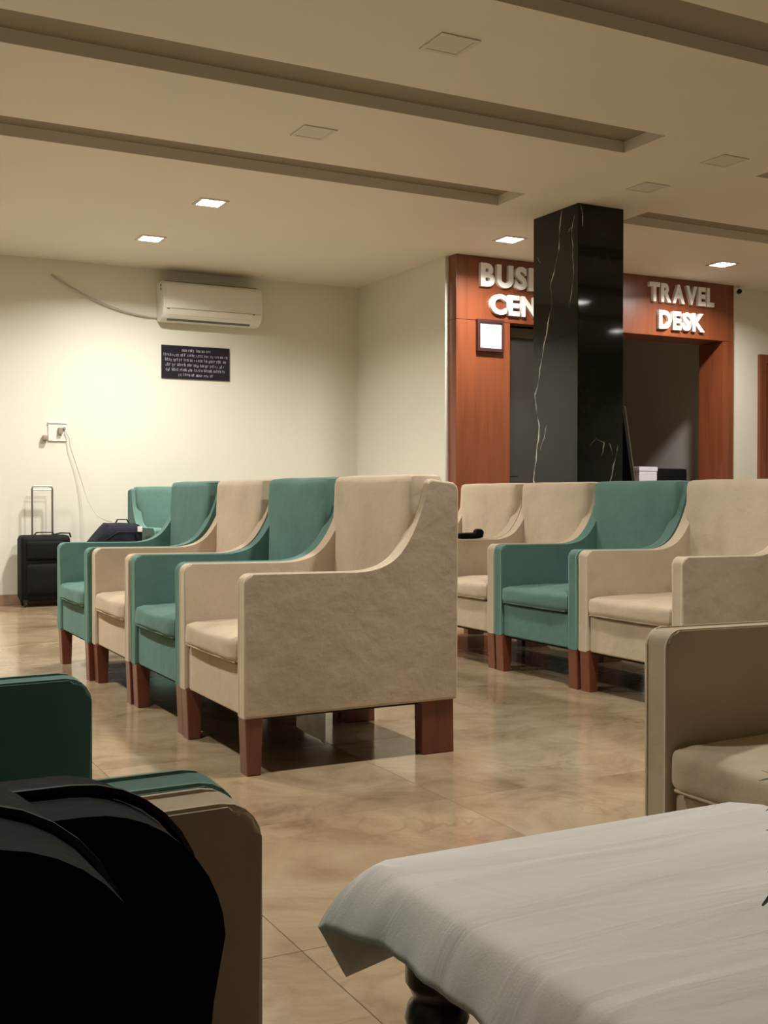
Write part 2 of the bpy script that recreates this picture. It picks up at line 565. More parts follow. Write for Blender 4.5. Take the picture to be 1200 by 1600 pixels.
# glazed office door
door = empty('door_1', (5.48, 7.70, 0))
struct(door, 'smoked glass office door in a grey metal frame')
bm = bmesh.new()
for (a, b, c, d) in ((-.373, -.325, 0.01, 2.25), (.32, .369, 0.01, 2.25), (-.325, .32, 2.17, 2.25), (-.325, .32, 0.01, .12)):
    add_box(bm, a, b, .03, .075, c, d, .003)
finish('door_frame', bm, 'steel', door)
box('pane', 'glass', -.324, .319, .047, .059, .121, 2.169, door)
bm = bmesh.new()
add_box(bm, -.362, -.336, -.004, .029, .93, 1.10, .006)
add_tube(bm, [(-.349, -.004, 1.03), (-.349, -.045, 1.03), (-.26, -.045, 1.03)], .009)
finish('handle', bm, 'dark_metal', door)

# second door further right
d2 = empty('door_2', (8.40, 7.655, 0))
struct(d2, 'red brown wooden door at the right edge')
bm = bmesh.new()
add_box(bm, -.51, -.43, -.03, .01, 0, 2.175, .004)
add_box(bm, .43, .51, -.03, .01, 0, 2.175, .004)
add_box(bm, -.43, .43, -.03, .01, 2.095, 2.175, .004)
finish('door_frame', bm, 'panel', d2)
box('door_leaf', 'panel', -.428, .428, -.015, .005, .01, 2.093, d2, bevel=.003)
bm = bmesh.new()
add_tube(bm, [(.36, -.012, 1.0), (.36, -.06, 1.0), (.25, -.06, 1.0)], .01)
finish('handle', bm, 'chrome', d2)

# black marble pillar with white veins inlaid in its faces
PX0, PX1, PY0, PY1 = 4.505, 4.88, 5.92, 6.42
bm = bmesh.new()
add_box(bm, PX0, PX1, PY0, PY1, 0, CEIL, .003, 1)
pillar = finish('pillar', bm, 'marble', smooth=False)
tag(pillar, 'square black polished marble pillar with white veins behind the right chair row', 'pillar')


def vein(face, pts, w):
    """a flat inlaid vein: pts are (s, z) along the face; s runs along Y (left face) or X (front face)"""
    bm = bmesh.new()
    dense = []
    for (a, b) in zip(pts, pts[1:]):
        n = max(2, int(abs(b[1] - a[1]) / .018))
        for k in range(n):
            t = k / n
            s = a[0] + (b[0] - a[0]) * t
            z = a[1] + (b[1] - a[1]) * t
            dense.append((s + .016 * mnoise.noise((s * 9, z * 9, 1.7)) + .007 * mnoise.noise((s, z * 45, 5)), z))
    dense.append(pts[-1])
    e = 0.0006
    prev = None
    for k, (s, z) in enumerate(dense):
        ww = w * max(0.05, .55 + 1.3 * mnoise.noise((z * 13, s * 3, 9.1)))
        if k in (0, len(dense) - 1):
            ww = w * .1
        ring = []
        for off, dep in ((-ww / 2, .001), (-ww / 2, -e), (ww / 2, -e), (ww / 2, .001)):
            if face == 'left':
                ring.append(bm.verts.new((PX0 + dep, s + off, z)))
            else:
                ring.append(bm.verts.new((s + off, PY0 + dep, z)))
        if prev:
            for q in range(4):
                bm.faces.new((prev[q], prev[(q + 1) % 4], ring[(q + 1) % 4], ring[q]))
        prev = ring
    finish('vein', bm, 'vein', pillar, smooth=False)


vein('left', [(6.10, 2.76), (6.13, 2.50), (6.22, 2.28), (6.20, 2.15), (6.26, 1.98), (6.33, 1.74), (6.40, 1.55)], .014)
vein('left', [(6.40, 1.58), (6.35, 1.35), (6.38, 1.12), (6.41, .98), (6.37, .7)], .014)
vein('left', [(5.96, 2.70), (5.99, 2.55), (5.97, 2.30), (6.02, 2.10)], .006)
vein('left', [(6.33, 2.45), (6.37, 2.50)], .012)
vein('left', [(6.02, 2.60), (5.98, 2.63)], .012)
vein('left', [(6.26, 1.35), (6.33, 1.18)], .006)
vein('front', [(4.66, 1.24), (4.72, 1.22), (4.70, 1.13)], .010)
vein('front', [(4.84, 1.20), (4.80, 1.06), (4.77, .93), (4.79, .7)], .012)
vein('front', [(4.60, 1.20), (4.66, 1.25)], .006)
vein('front', [(4.53, 2.76), (4.54, 2.62)], .010)
vein('front', [(4.76, 1.22), (4.79, 1.14)], .008)

# ------------------------------------------------------------------ ceiling lamps
def make_lamp(lit, s=0.075):
    root = empty('ceiling_lamp')
    bm = bmesh.new()
    for (a, b, c, d) in ((-s - .02, -s, -s - .02, s + .02), (s, s + .02, -s - .02, s + .02), (-s, s, -s - .02, -s), (-s, s, s, s + .02)):
        add_box(bm, a, b, c, d, -.006, 0)
    finish('rim', bm, 'lamp_rim', root, smooth=False)
    box('diffuser', 'lamp_on' if lit else 'lamp_off', -s, s, -s, s, -.004, 0, root)
    return root


on = make_lamp(True)
off = make_lamp(False)
LIT = [((2.39, 7.02), 'lit square ceiling lamp, nearer of the pair by the air conditioner', 1.0),
       ((2.33, 8.20), 'lit square ceiling lamp right above the air conditioner wall', 1.0),
       ((4.70, 7.00), 'lit ceiling lamp just left of the black pillar', 1.0),
       ((6.75, 6.94), 'lit ceiling lamp in front of the travel desk lettering', 1.0),
       ((6.83, 2.90), 'lit ceiling lamp over the far right of the lounge', 1.0),
       ((8.40, 1.54), 'lit ceiling lamp near the right end wall', 1.0),
       ((0.10, 8.20), 'lit ceiling lamp at the far left by the back wall', 0.7),
       ((0.10, 5.42), 'lit ceiling lamp left of the teal and beige chair row', 1.3),
       ((0.10, 2.88), 'unseen lit ceiling lamp added above the left foreground', 0.65),  # out-of-view lamp added to give the table more light
       ((2.40, 2.88), 'lit ceiling lamp over the middle of the lounge', 0.85)]
UNLIT = [((2.45, 4.10), 'unlit square ceiling lamp, larger of the two seen'),
         ((2.41, 5.42), 'unlit square ceiling lamp between the two long slots'),
         ((4.68, 4.80), 'faint unlit ceiling lamp past the slot ends'),
         ((4.66, 5.43), 'faint unlit ceiling lamp close above the pillar')]
LAMPS = [on] + [copy_tree(on) for _ in LIT[1:]]
for o, (p, lab, w) in zip(LAMPS, LIT):
    o.location = (p[0], p[1], CEIL)
    tag(o, lab, 'ceiling lamp', 'lit ceiling lamps')
    ld = bpy.data.lights.new('lamp_light', 'AREA')
    ld.shape = 'SQUARE'
    ld.size = 0.14
    ld.energy = LAMP_W * w
    ld.color = LAMP_COL
    ld.spread = math.radians(152)
    lo = bpy.data.objects.new('lamp_light', ld)
    COL.objects.link(lo)
    lo.parent = o
    lo.location = (0, 0, -.009)
for k, (p, lab) in enumerate(UNLIT):
    o = off if k == 0 else copy_tree(off)
    o.location = (p[0], p[1], CEIL)
    tag(o, lab, 'ceiling lamp', 'unlit ceiling lamps')

# ------------------------------------------------------------------ armchair
CD, CW, AT = 0.77, 0.668, 0.064
HX, HY = CD / 2, CW / 2
ARM_KEYS = [(.028, .625), (.20, .623), (.38, .621), (.44, .626), (.49, .640), (.535, .668), (.572, .712), (.602, .765), (.626, .825), (.643, .880), (.652, .918)]
ARMTOP = []
for i in range(len(ARM_KEYS) - 1):
    a0 = Vector(ARM_KEYS[max(0, i - 1)]); a1 = Vector(ARM_KEYS[i]); a2 = Vector(ARM_KEYS[i + 1]); a3 = Vector(ARM_KEYS[min(len(ARM_KEYS) - 1, i + 2)])
    m_ = 1 if i < 2 else 3
    for k in range(m_):
        t = k / m_
        q_ = .5 * ((2 * a1) + (-a0 + a2) * t + (2 * a0 - 5 * a1 + 4 * a2 - a3) * t * t + (-a0 + 3 * a1 - 3 * a2 + a3) * t ** 3)
        ARMTOP.append((q_.x, q_.y))
ARMTOP.append(ARM_KEYS[-1])


CORNER = [(.026 - .026 * math.cos(t), .599 + .026 * math.sin(t)) for t in [PI / 2 * k / 5 for k in range(5)]]


def arm_profile():
    p = [(.0, .178)] + CORNER
    p += ARMTOP + [(.664, .926), (.75, .915), (.765, .903), (.770, .885), (.766, .188), (.76, .18)]
    return [(x - HX, z) for x, z in p]


def make_chair(col):
    root = empty('armchair')
    welt = col + '_welt'
    path = [(-.003, .185)] + [(x - .003 * (1 - k / 5), z + .0025 * k / 5) for k, (x, z) in enumerate(CORNER)] + [(x, z + .0025) for x, z in ARMTOP]
    for s in (-1, 1):
        a, b = (-HY, -HY + AT) if s < 0 else (HY - AT, HY)
        bm = bmesh.new()
        add_prism(bm, arm_profile(), a, b, 1, .009, 3)
        arm = finish('armrest', bm, col, root)
        for yy in (a + .007, b - .007):
            bm = bmesh.new()
            add_tube(bm, [(x - HX + .005, yy, z - .004) for x, z in path], .0045, 6)
            finish('piping', bm, welt, arm)
    w = HY - AT - .002
    # rear panel
    bm = bmesh.new()
    add_prism(bm, [(.715 - HX, .19), (.715 - HX, .90), (.735 - HX, .925), (.757 - HX, .915), (.764 - HX, .90), (.760 - HX, .19)], -w, w, 1, 0)
    finish('back_panel', bm, col, root)
    # stuffed back cushion, leaning back a little, rising above the wings
    bm = bmesh.new()
    add_soft_box(bm, .588 - HX, .722 - HX, -w - .004, w + .004, .36, .942, .022, (.016, 0, .002), 14, .003, 3)
    for v in bm.verts:
        t = (v.co.z - .36) / .585
        v.co.x += -.022 * (1 - t) + .008 * t
        # above the arms the cushion widens in front of the wings
        u = max(0.0, min(1.0, (v.co.z - .725) / .07))
        v.co.y *= 1.0 + (((HY - .030) / (w + .004)) - 1.0) * u * u * (3 - 2 * u)
    finish('back_cushion', bm, col, root)
    # front rail under the cushion
    bm = bmesh.new()
    add_box(bm, .012 - HX, .70 - HX, -w, w, .178, .335, .010, 2)
    finish('seat_rail', bm, col, root)
    bm = bmesh.new()
    add_box(bm, .03 - HX, .74 - HX, -w - .03, w + .03, .168, .180)
    finish('dust_cover', bm, 'under', root)
    # loose seat cushion, front edge proud of the arms
    bm = bmesh.new()
    add_soft_box(bm, -.010 - HX, .60 - HX, -w, w, .338, .424, .026, (.005, 0, .016), 12, .005, 11)
    cu = finish('seat_cushion', bm, col, root)
    bm = bmesh.new()
    add_tube(bm, [(-.002 - HX - .004 * (1 - (2 * t - 1) ** 2), -w + .02 + (2 * w - .04) * t, .345) for t in [k / 12 for k in range(13)]], .0035, 6)
    finish('piping', bm, col, cu)
    # legs
    for s in (-1, 1):
        y = s * (HY - .038)
        bm = bmesh.new()
        add_prism(bm, [(.003 - HX, .180), (.062 - HX, .180), (.056 - HX, 0), (.010 - HX, 0)], y - .032, y + .032, 1, .003, 1)
        finish('leg', bm, 'leg', root)
        bm = bmesh.new()
        add_prism(bm, [(.632 - HX, .182), (.755 - HX, .182), (.757 - HX, 0), (.636 - HX, 0)], y - .028, y + .028, 1, .003, 1)
        finish('leg', bm, 'leg', root)
    return root


proto = {}
BEI, TEA = 'beige', 'teal'


def chair(col, loc, rz, label, group):
    if col not in proto:
        o = proto[col] = make_chair(col)
    else:
        o = copy_tree(proto[col])
    o.location = (loc[0], loc[1], 0)
    o.rotation_euler = (0, 0, math.radians(rz))
    tag(o, label, 'armchair', group)
    return o


GL, GR, GF = 'left row of armchairs', 'right row of armchairs', 'foreground armchairs'
PIT = 0.68
L1 = chair(BEI, (1.22 + HX, 3.268 + HY), 0, 'beige armchair with full side showing, nearest of the left row', GL)
L2 = chair(TEA, (1.225 + HX, 3.268 + PIT + HY), 0.4, 'teal armchair between two beige ones in the left row', GL)
L3 = chair(BEI, (1.22 + HX, 3.268 + 2 * PIT + HY), -0.3, 'beige armchair between two teal ones in the left row', GL)
L4 = chair(TEA, (1.20 + HX, 3.268 + 3 * PIT + HY), 0.3, 'teal armchair at the far end of the left row', GL)
LC = chair(TEA, (2.365 + HY, 9.02 - HX), 90, 'teal armchair against the back wall, turned to face the camera', 'corner armchair')
R3 = chair(BEI, (3.09 + HX, 3.385 + HY), 0, 'beige armchair, nearest of the right row, cut by the right edge', GR)
R2 = chair(TEA, (3.085 + HX, 4.062 + HY), 0.3, 'only teal armchair in the right row', GR)
R1 = chair(BEI, (3.095 + HX, 4.740 + HY), -0.3, 'beige armchair right behind the teal one in the right row', GR)
R0 = chair(BEI, (3.10 + HX, 5.420 + HY), 0.2, 'beige armchair at the far end of the right row', GR)
FR = chair(BEI, (1.385 + HX, 1.618 - HY), 0, 'beige armchair behind the table at right, with shaded inner arm', GF)
FT = chair(TEA, (.340 - HX, .916 + HY), 178.6, 'teal armchair in the left foreground behind the black backpack', GF)
FB = chair(BEI, (.327 - HX, .902 - HY), 180, 'beige armchair in the left foreground holding the black backpack', GF)

# torn lining hanging under the nearest beige chair
bm = bmesh.new()
lx, ly = 1.50 - L1.location.x, 3.52 - L1.location.y
add_prism(bm, [(lx, .172), (lx + .108, .172), (lx + .107, .012), (lx + .085, .035), (lx + .05, .052), (lx, .085)], ly, ly + .003, 1)
finish('torn_lining', bm, 'lining', L1)
bm = bmesh.new()
add_prism(bm, [(lx + .13, .172), (lx + .19, .172), (lx + .19, .125), (lx + .13, .118)], ly + .10, ly + .103, 1)
finish('torn_lining', bm, 'lining', L1)

# ------------------------------------------------------------------ draped table
TX0, TX1, TY0, TY1, TZ = 0.583, 1.168, 0.10, 1.152, 0.446
tb = empty('side_table', ((TX0 + TX1) / 2, (TY0 + TY1) / 2, 0))
tag(tb, 'low table with dark turned legs under the white cloth', 'table')
cx, cy = tb.location.x, tb.location.y
box('table_top', 'dark_wood', TX0 - cx + .006, TX1 - cx - .006, TY0 - cy + .006, TY1 - cy - .006, TZ - .030, TZ - .003, tb, .006)
bm = bmesh.new()
ax, ay = (TX1 - TX0) / 2 - .040, (TY1 - TY0) / 2 - .05
for (a, b, c, d) in ((-ax, ax, ay - .01, ay + .012), (-ax, ax, -ay - .012, -ay + .01), (-ax - .012, -ax + .01, -ay, ay), (ax - .01, ax + .012, -ay, ay)):
    add_box(bm, a, b, c, d, TZ - .10, TZ - .030)
finish('apron', bm, 'dark_wood', tb)
prof = [(.018, 0), (.024, .012), (.026, .03), (.019, .05), (.022, .09), (.030, .15), (.035, .20), (.034, .235), (.026, .255), (.024, .262), (.033, .272), (.037, .285), (.033, .298), (.026, .305), (.030, .315), (.036, .325), (.036, TZ - .030)]
for sx in (-1, 1):
    for sy in (-1, 1):
        bm = bmesh.new()
        add_lathe(bm, prof, sx * (ax - .012), sy * (ay - .012), 20)
        finish('leg', bm, 'dark_wood', tb)

# cloth: flat top, rounded edge, hanging sides, one flared corner
def cloth():
    bm = bmesh.new()
    R = 0.018
    # perimeter: (edge point, hem point)
    per = []

    def seg(p0, p1, h0, h1, n, ripple=0.0, ph=0.0):
        for k in range(n):
            t = k / n
            e = Vector(p0).lerp(Vector(p1), t)
            h = Vector(h0).lerp(Vector(h1), t)
            per.append((e, h, ripple, ph + t))
    z = TZ
    fl = (TX0, TY1, z); fr = (TX1, TY1, z); nr = (TX1, TY0, z); nl = (TX0, TY0, z)
    # left side from near to far, then corner, far side, right side, near side
    seg(nl, (TX0, TY1 - .10, z), (TX0 - .034, TY0, .385), (TX0 - .036, TY1 - .10, .391), 60, 1.0)
    seg((TX0, TY1 - .10, z), (TX0 + .004, TY1 - .008, z), (TX0 - .036, TY1 - .10, .391), (TX0 - .062, TY1 + .008, .381), 12, .5)
    seg((TX0 + .004, TY1 - .008, z), (TX0 + .02, TY1, z), (TX0 - .062, TY1 + .008, .381), (TX0 - .012, TY1 + .040, .302), 8)
    seg((TX0 + .02, TY1, z), (TX0 + .12, TY1, z), (TX0 - .012, TY1 + .040, .302), (TX0 + .10, TY1 + .022, .335), 10)
    seg((TX0 + .12, TY1, z), (TX1 - .03, TY1, z), (TX0 + .10, TY1 + .022, .335), (TX1 - .01, TY1 + .022, .34), 30, .6)
    seg((TX1 - .03, TY1, z), (TX1, TY1 - .03, z), (TX1 - .01, TY1 + .022, .34), (TX1 + .03, TY1 - .02, .35), 6)
    seg((TX1, TY1 - .03, z), nr, (TX1 + .03, TY1 - .02, .35), (TX1 + .03, TY0, .36), 40, 1.0)
    seg(nr, nl, (TX1 + .01, TY0 - .03, .34), (TX0 - .01, TY0 - .03, .34), 30, 1.0)
    n = len(per)
    rings = []
    c = Vector(((TX0 + TX1) / 2, (TY0 + TY1) / 2, z))
    # hanging rings
    M = 9
    hang = []
    for m in range(M + 1):
        t = m / M
        ring = []
        for (e, h, rip, ph) in per:
            out = Vector((h.x - e.x, h.y - e.y, 0))
            drop = e.z - h.z
            o_ = out.copy()
            # edge rounding: quick horizontal move, then falling
            k = 1 - (1 - t) ** 2.2
            p = e + o_ * (0.38 * k + .62 * t) + Vector((0, 0, -drop * (t ** 1.2)))
            if rip:
                q = (e.x + e.y) * 46
                d_ = (h - e).normalized()
                nn = Vector((out.x, out.y, 0))
                if nn.length > 1e-6:
                    nn.normalize()
                p += nn * rip * t * (.0022 * math.sin(q) + .0016 * math.sin(q * 2.3 + 1.1))
            ring.append(bm.verts.new(p))
        hang.append(ring)
    for a, b in zip(hang, hang[1:]):
        for k in range(n):
            bm.faces.new((a[k], a[(k + 1) % n], b[(k + 1) % n], b[k]))
    # top: shrinking rings
    prev = hang[0]
    K = 16
    for m in range(1, K):
        t = m / K
        ring = []
        for (e, h, rip, ph) in per:
            p = e.lerp(c, t)
            crease = .0022 * mnoise.noise((p.x * 3.0 + p.y * .8, p.y * 16, 2.0)) + .0016 * mnoise.noise((p.x * 7, p.y * 30, 7.0))
            p.z += crease * min(1, t * 5) + .002
            ring.append(bm.verts.new(p))
        for k in range(n):
            bm.faces.new((prev[k], ring[k], ring[(k + 1) % n], prev[(k + 1) % n]))
        prev = ring
    cv = bm.verts.new(c + Vector((0, 0, .002)))
    for k in range(n):
        bm.faces.new((prev[k], cv, prev[(k + 1) % n]))
    return bm


co = finish('tablecloth', cloth(), 'linen')
sm = co.modifiers.new('thickness', 'SOLIDIFY')
sm.thickness = 0.0016
sm.offset = 1
tag(co, 'white linen cloth draped over the low table, one corner flaring out', 'tablecloth')

# plant on the table, at the right edge of the picture
PLX, PLY = 0.985, 0.80
pl = empty('potted_plant', (PLX, PLY, TZ + .004))
tag(pl, 'small potted plant with dark leaves on the white tablecloth', 'plant')
bm = bmesh.new()
add_lathe(bm, [(.030, 0), (.036, .004), (.044, .055), (.046, .060), (.043, .061), (.040, .052)], 0, 0, 24)
finish('pot', bm, 'pot', pl)
bm = bmesh.new()
add_lathe(bm, [(.0405, .046), (.040, .054)], 0, 0, 20)
finish('soil', bm, 'soil', pl)


def leaf(base, tip, w, mat, droop=.02):
    bm = bmesh.new()
    b, t = Vector(base), Vector(tip)
    d = t - b
    side = d.cross(Vector((0, 0, 1)))
    if side.length < 1e-5:
        side = Vector((1, 0, 0))
    side.normalize()
    nrm = side.cross(d).normalized()
    rows = []
    for k in range(8):
        s = k / 7
        c = b + d * s + Vector((0, 0, droop * math.sin(s * PI)))
        ww = w * math.sin(PI * min(.97, max(.06, s ** .8))) * .5
        rows.append([bm.verts.new(c - side * ww + nrm * ww * .35), bm.verts.new(c), bm.verts.new(c + side * ww + nrm * ww * .35)])
    for a, c in zip(rows, rows[1:]):
        bm.faces.new((a[0], a[1], c[1], c[0]))
        bm.faces.new((a[1], a[2], c[2], c[1]))
    bmesh.ops.solidify(bm, geom=bm.faces[:], thickness=.0008)
    finish('leaf', bm, mat, pl)


rnd = random.Random(5)
for k in range(26):
    a = 2.399 * k
    el = math.radians(rnd.uniform(5, 70))
    ln = rnd.uniform(.07, .115)
    base = (.012 * math.cos(a), .012 * math.sin(a), .06 + .02 * rnd.random())
    tip = (base[0] + ln * math.cos(a) * math.cos(el), base[1] + ln * math.sin(a) * math.cos(el), base[2] + ln * math.sin(el))
    leaf(base, tip, rnd.uniform(.022, .034), 'leaf' if rnd.random() < .75 else 'leaf_pale')
for wx, wy, wz, ww, lm in ((.842, .800, .500, .034, 'leaf'), (.836, .802, .468, .030, 'leaf'), (.850, .770, .480, .03, 'leaf'), (.885, .852, .585, .012, 'leaf_pale'), (.892, .85, .572, .012, 'leaf_pale'), (.870, .83, .530, .02, 'leaf')):
    leaf((-.01, 0, .062), (wx - PLX, wy - PLY, wz - TZ - .004), ww, lm, .012)


# ------------------------------------------------------------------ black backpack on the foreground beige chair
def arch(x0, x1, z0, z1, r, n=8):
    p = [(x0, z0), (x1, z0)]
    for k in range(n + 1):
        t = k / n * PI / 2
        p.append((x1 - r + r * math.cos(t), z1 - r + r * math.sin(t)))
    for k in range(n + 1):
        t = PI / 2 + k / n * PI / 2
        p.append((x0 + r + r * math.cos(t), z1 - r + r * math.sin(t)))
    return p


bp = empty('backpack', (.05, .66, .441))
tag(bp, 'black nylon backpack standing on the foreground beige chair', 'backpack')


def add_pack(x0, x1, y0, y1, z0, z1, r, bev, seed):
    bm = bmesh.new()
    add_prism(bm, arch(x0, x1, z0, z1, r, 10), y0, y1, 1, bev, 5)
    for v in bm.verts:
        v.co += Vector(mnoise.noise_vector((v.co + Vector((seed, 0, 0))) * 7.0)) * .004
        v.co.z = max(v.co.z, z0)
    return bm


finish('main_compartment', add_pack(-.20, .160, -.066, .034, 0, .260, .075, .042, 2.0), 'black_nylon', bp)
finish('front_pocket', add_pack(-.21, .082, -.20, -.068, .004, .290, .075, .032, 8.0), 'black_nylon', bp)


def loop_pts(x0, x1, z0, z1, r, y):
    return [(x, y, z) for x, z in arch(x0, x1, z0, z1, r)[1:]] 


bm = bmesh.new()
add_tube(bm, loop_pts(-.201, .1615, .02, .2615, .075, -.012), .0035, 6)
finish('zip', bm, 'black_strap', bp)
bm = bmesh.new()
add_tube(bm, loop_pts(-.211, .0835, .02, .2915, .075, -.140), .0035, 6)
finish('zip', bm, 'black_strap', bp)


def add_strap(bm, pts, w, th, wdir):
    pts = [Vector(p) for p in pts]
    wd = Vector(wdir).normalized()
    prev = None
    for i, p in enumerate(pts):
        d = (pts[min(i + 1, len(pts) - 1)] - pts[max(i - 1, 0)]).normalized()
        n_ = d.cross(wd).normalized()
        ring = [bm.verts.new(p + wd * a * w / 2 + n_ * b * th / 2) for a, b in ((-1, -1), (1, -1), (1, 1), (-1, 1))]
        if prev:
            for q in range(4):
                bm.faces.new((prev[q], prev[(q + 1) % 4], ring[(q + 1) % 4], ring[q]))
        else:
            bm.faces.new(ring)
        prev = ring
    bm.faces.new(list(reversed(prev)))


bm = bmesh.new()
add_strap(bm, [(-.17, -.01, .255), (-.16, -.01, .281), (-.11, -.01, .287), (-.08, -.01, .277), (-.07, -.01, .255)], .02, .006, (0, 1, 0))
finish('carry_loop', bm, 'black_strap', bp)

# ------------------------------------------------------------------ suitcase
su = empty('suitcase', (1.728, 9.13, 0))
tag(su, 'black upright cabin suitcase with raised trolley handle by the back wall', 'suitcase')
bm = bmesh.new()
add_soft_box(bm, -.19, .19, -.10, .11, .045, .560, .035, (0, .006, 0), 10)
finish('shell', bm, 'case', su)
bm = bmesh.new()
add_soft_box(bm, -.155, .155, -.128, -.095, .10, .34, .02, (0, .006, 0), 6)
finish('pocket', bm, 'case', su)
bm = bmesh.new()
add_soft_box(bm, -.155, .155, -.122, -.095, .365, .52, .02, (0, .004, 0), 6)
finish('pocket', bm, 'case', su)
bm = bmesh.new()
add_tube(bm, [(-.078, .06, .55), (-.078, .06, .925), (-.070, .06, .945), (.070, .06, .945), (.078, .06, .925), (.078, .06, .55)], .0085, 8)
add_tube(bm, [(-.072, .06, .915), (.072, .06, .915)], .006, 8)
finish('trolley_handle', bm, 'chrome', su)
bm = bmesh.new()
add_strap(bm, [(-.08, -.02, .558), (-.06, -.02, .580), (.06, -.02, .580), (.08, -.02, .558)], .025, .008, (0, 1, 0))
finish('carry_handle', bm, 'rubber', su)
bm = bmesh.new()
add_strap(bm, [(.06, -.05, .562), (.12, -.05, .575), (.19, -.05, .572), (.198, -.05, .54)], .03, .01, (0, 1, 0))
finish('corner_guard', bm, 'rubber', su)
for sx in (-1, 1):
    for sy in (-1, 1):
        w = empty_c = None
        bm = bmesh.new()
        add_prism(bm, [(sy * .07 + .022 * math.cos(t), .022 + .022 * math.sin(t)) for t in [2 * PI * k / 14 for k in range(14)]], sx * .155 - .010, sx * .155 + .010, 0, .003, 1)
        add_box(bm, sx * .155 - .018, sx * .155 + .018, sy * .07 - .02, sy * .07 + .02, .034, .060, .004)
        finish('wheel', bm, 'rubber', su)

# navy backpack standing by the corner chair
nb = empty('travel_backpack', (2.10, 8.42, 0))
tag(nb, 'dark navy travel backpack standing beside the teal corner chair', 'backpack')
bm = bmesh.new()
add_soft_box(bm, -.19, .20, -.12, .12, 0, .665, .06, (0, .02, .0), 12, .006, 4)
for v in bm.verts:
    if v.co.z > .50 and v.co.x < -.04:
        v.co.z -= (v.co.z - .50) / .165 * max(0, -.06 - v.co.x) * 1.15
finish('main_compartment', bm, 'navy_nylon', nb)
bm = bmesh.new()
add_soft_box(bm, -.15, .16, -.20, -.10, .03, .40, .04, (0, .01, 0), 8, .004, 6)
finish('front_pocket', bm, 'navy_nylon', nb)
bm = bmesh.new()
add_tube(bm, [(-.15, -.122, .12), (-.155, -.128, .36), (-.12, -.132, .52), (.0, -.134, .60), (.13, -.132, .60), (.165, -.125, .45)], .005, 6)
finish('zip', bm, 'black_strap', nb)
bm = bmesh.new()
add_strap(bm, [(.02, .03, .655), (.04, .03, .69), (.11, .03, .69), (.13, .03, .655)], .025, .006, (0, 1, 0))
finish('carry_loop', bm, 'black_strap', nb)
box('buckle', 'white_plastic', .150, .185, -.132, -.118, .60, .64, nb, .003)

# ------------------------------------------------------------------ air conditioner
ac = empty('air_conditioner', (3.125, Y1, 2.325))
tag(ac, 'white split air conditioner high on the back wall', 'air conditioner')
AW = .435
side = [(0, .015), (0, .315), (-.03, .330), (-.14, .330), (-.185, .315), (-.205, .285), (-.212, .16), (-.205, .085), (-.175, .035), (-.12, .004), (-.04, 0)]
bm = bmesh.new()
add_prism(bm, side, -AW, AW, 0, .006, 2)
finish('housing', bm, 'ac', ac)
bm = bmesh.new()
pf = [(-.195, .305), (-.212, .282), (-.219, .16), (-.2135, .098), (-.208, .098), (-.210, .16), (-.203, .280)]
add_prism(bm, pf, -AW + .018, AW - .02, 0, 0)
finish('front_panel', bm, 'ac', ac)
bm = bmesh.new()
add_prism(bm, [(-.2125, .090), (-.214, .094), (-.190, .052), (-.183, .046), (-.181, .050)], -AW + .05, AW - .09, 0, 0)
finish('louver', bm, 'ac', ac)
bm = bmesh.new()
add_prism(bm, [(-.207, .0955), (-.2095, .0955), (-.2085, .090), (-.206, .088)], -AW + .03, AW - .07, 0, 0)
add_prism(bm, [(-.176, .042), (-.182, .046), (-.130, .006), (-.124, .004)], -AW + .05, AW - .09, 0, 0)
finish('outlet_slot', bm, 'ac_dark', ac)
bm = bmesh.new()
for k in range(9):
    add_box(bm, -AW + .03, AW - .03, -.145 + k * .014, -.139 + k * .014, .329, .333)
finish('intake_grille', bm, 'ac_dark', ac)
box('indicator', 'white_plastic', AW - .040, AW - .018, -.2235, -.210, .150, .172, ac, .003)
bm = bmesh.new()
for z_ in (.30, .27):
    add_box(bm, -AW - .002, -AW + .002, -.15, -.12, z_ - .018, z_)
finish('end_slot', bm, 'ac_dark', ac)

bm = bmesh.new()
cp = []
for k in range(25):
    t = k / 24
    x = 1.826 + (2.69 - 1.826) * t
    z = 2.645 - .285 * (1 - (1 - t) ** 1.9)
    cp.append((x, Y1 - .012 - .02 * math.sin(PI * t), z))
add_tube(bm, cp, .007, 8)
tag(finish('power_cable', bm, 'cable'), 'thin drooping cable running left from the air conditioner', 'cable')

# ------------------------------------------------------------------ dark notice board under the AC
sg = empty('notice_board', (3.030, Y1 - .002, 2.002))
tag(sg, 'dark navy notice board with pale lines of print below the air conditioner', 'sign')
box('board', 'sign', -.302, .302, -.012, 0, -.140, .140, sg, .002)
rs = random.Random(3)
rows = [(.100, .125), (.058, .285), (.018, .270), (-.024, .265), (-.066, .265), (-.108, .155)]
for z_, hw in rows:
    bm = bmesh.new()
    x = -hw
    while x < hw:
        wl = rs.uniform(.028, .075)
        e_ = min(hw, x + wl)
        while x < e_ - .004:
            cw = rs.uniform(.010, .014)
            hh = rs.choice((.018, .018, .025))
            zz = z_ - .009 - (rs.random() < .12) * .006
            y_a, y_b = -.0132, -.0118
            kind = rs.randrange(4)
            add_box(bm, x, x + .0042, y_a, y_b, zz, zz + hh)
            if kind > 0:
                add_box(bm, x + .003, x + cw, y_a, y_b, zz + .0145, zz + .018)
            if kind > 1:
                add_box(bm, x + .003, x + cw, y_a, y_b, zz, zz + .0035)
            if kind == 3:
                add_box(bm, x + cw - .0035, x + cw, y_a, y_b, zz + .0035, zz + .0145)
            x += cw + .003
        x += .011
    tag(finish('print_line', bm, 'print', sg, smooth=False), kind='stuff')

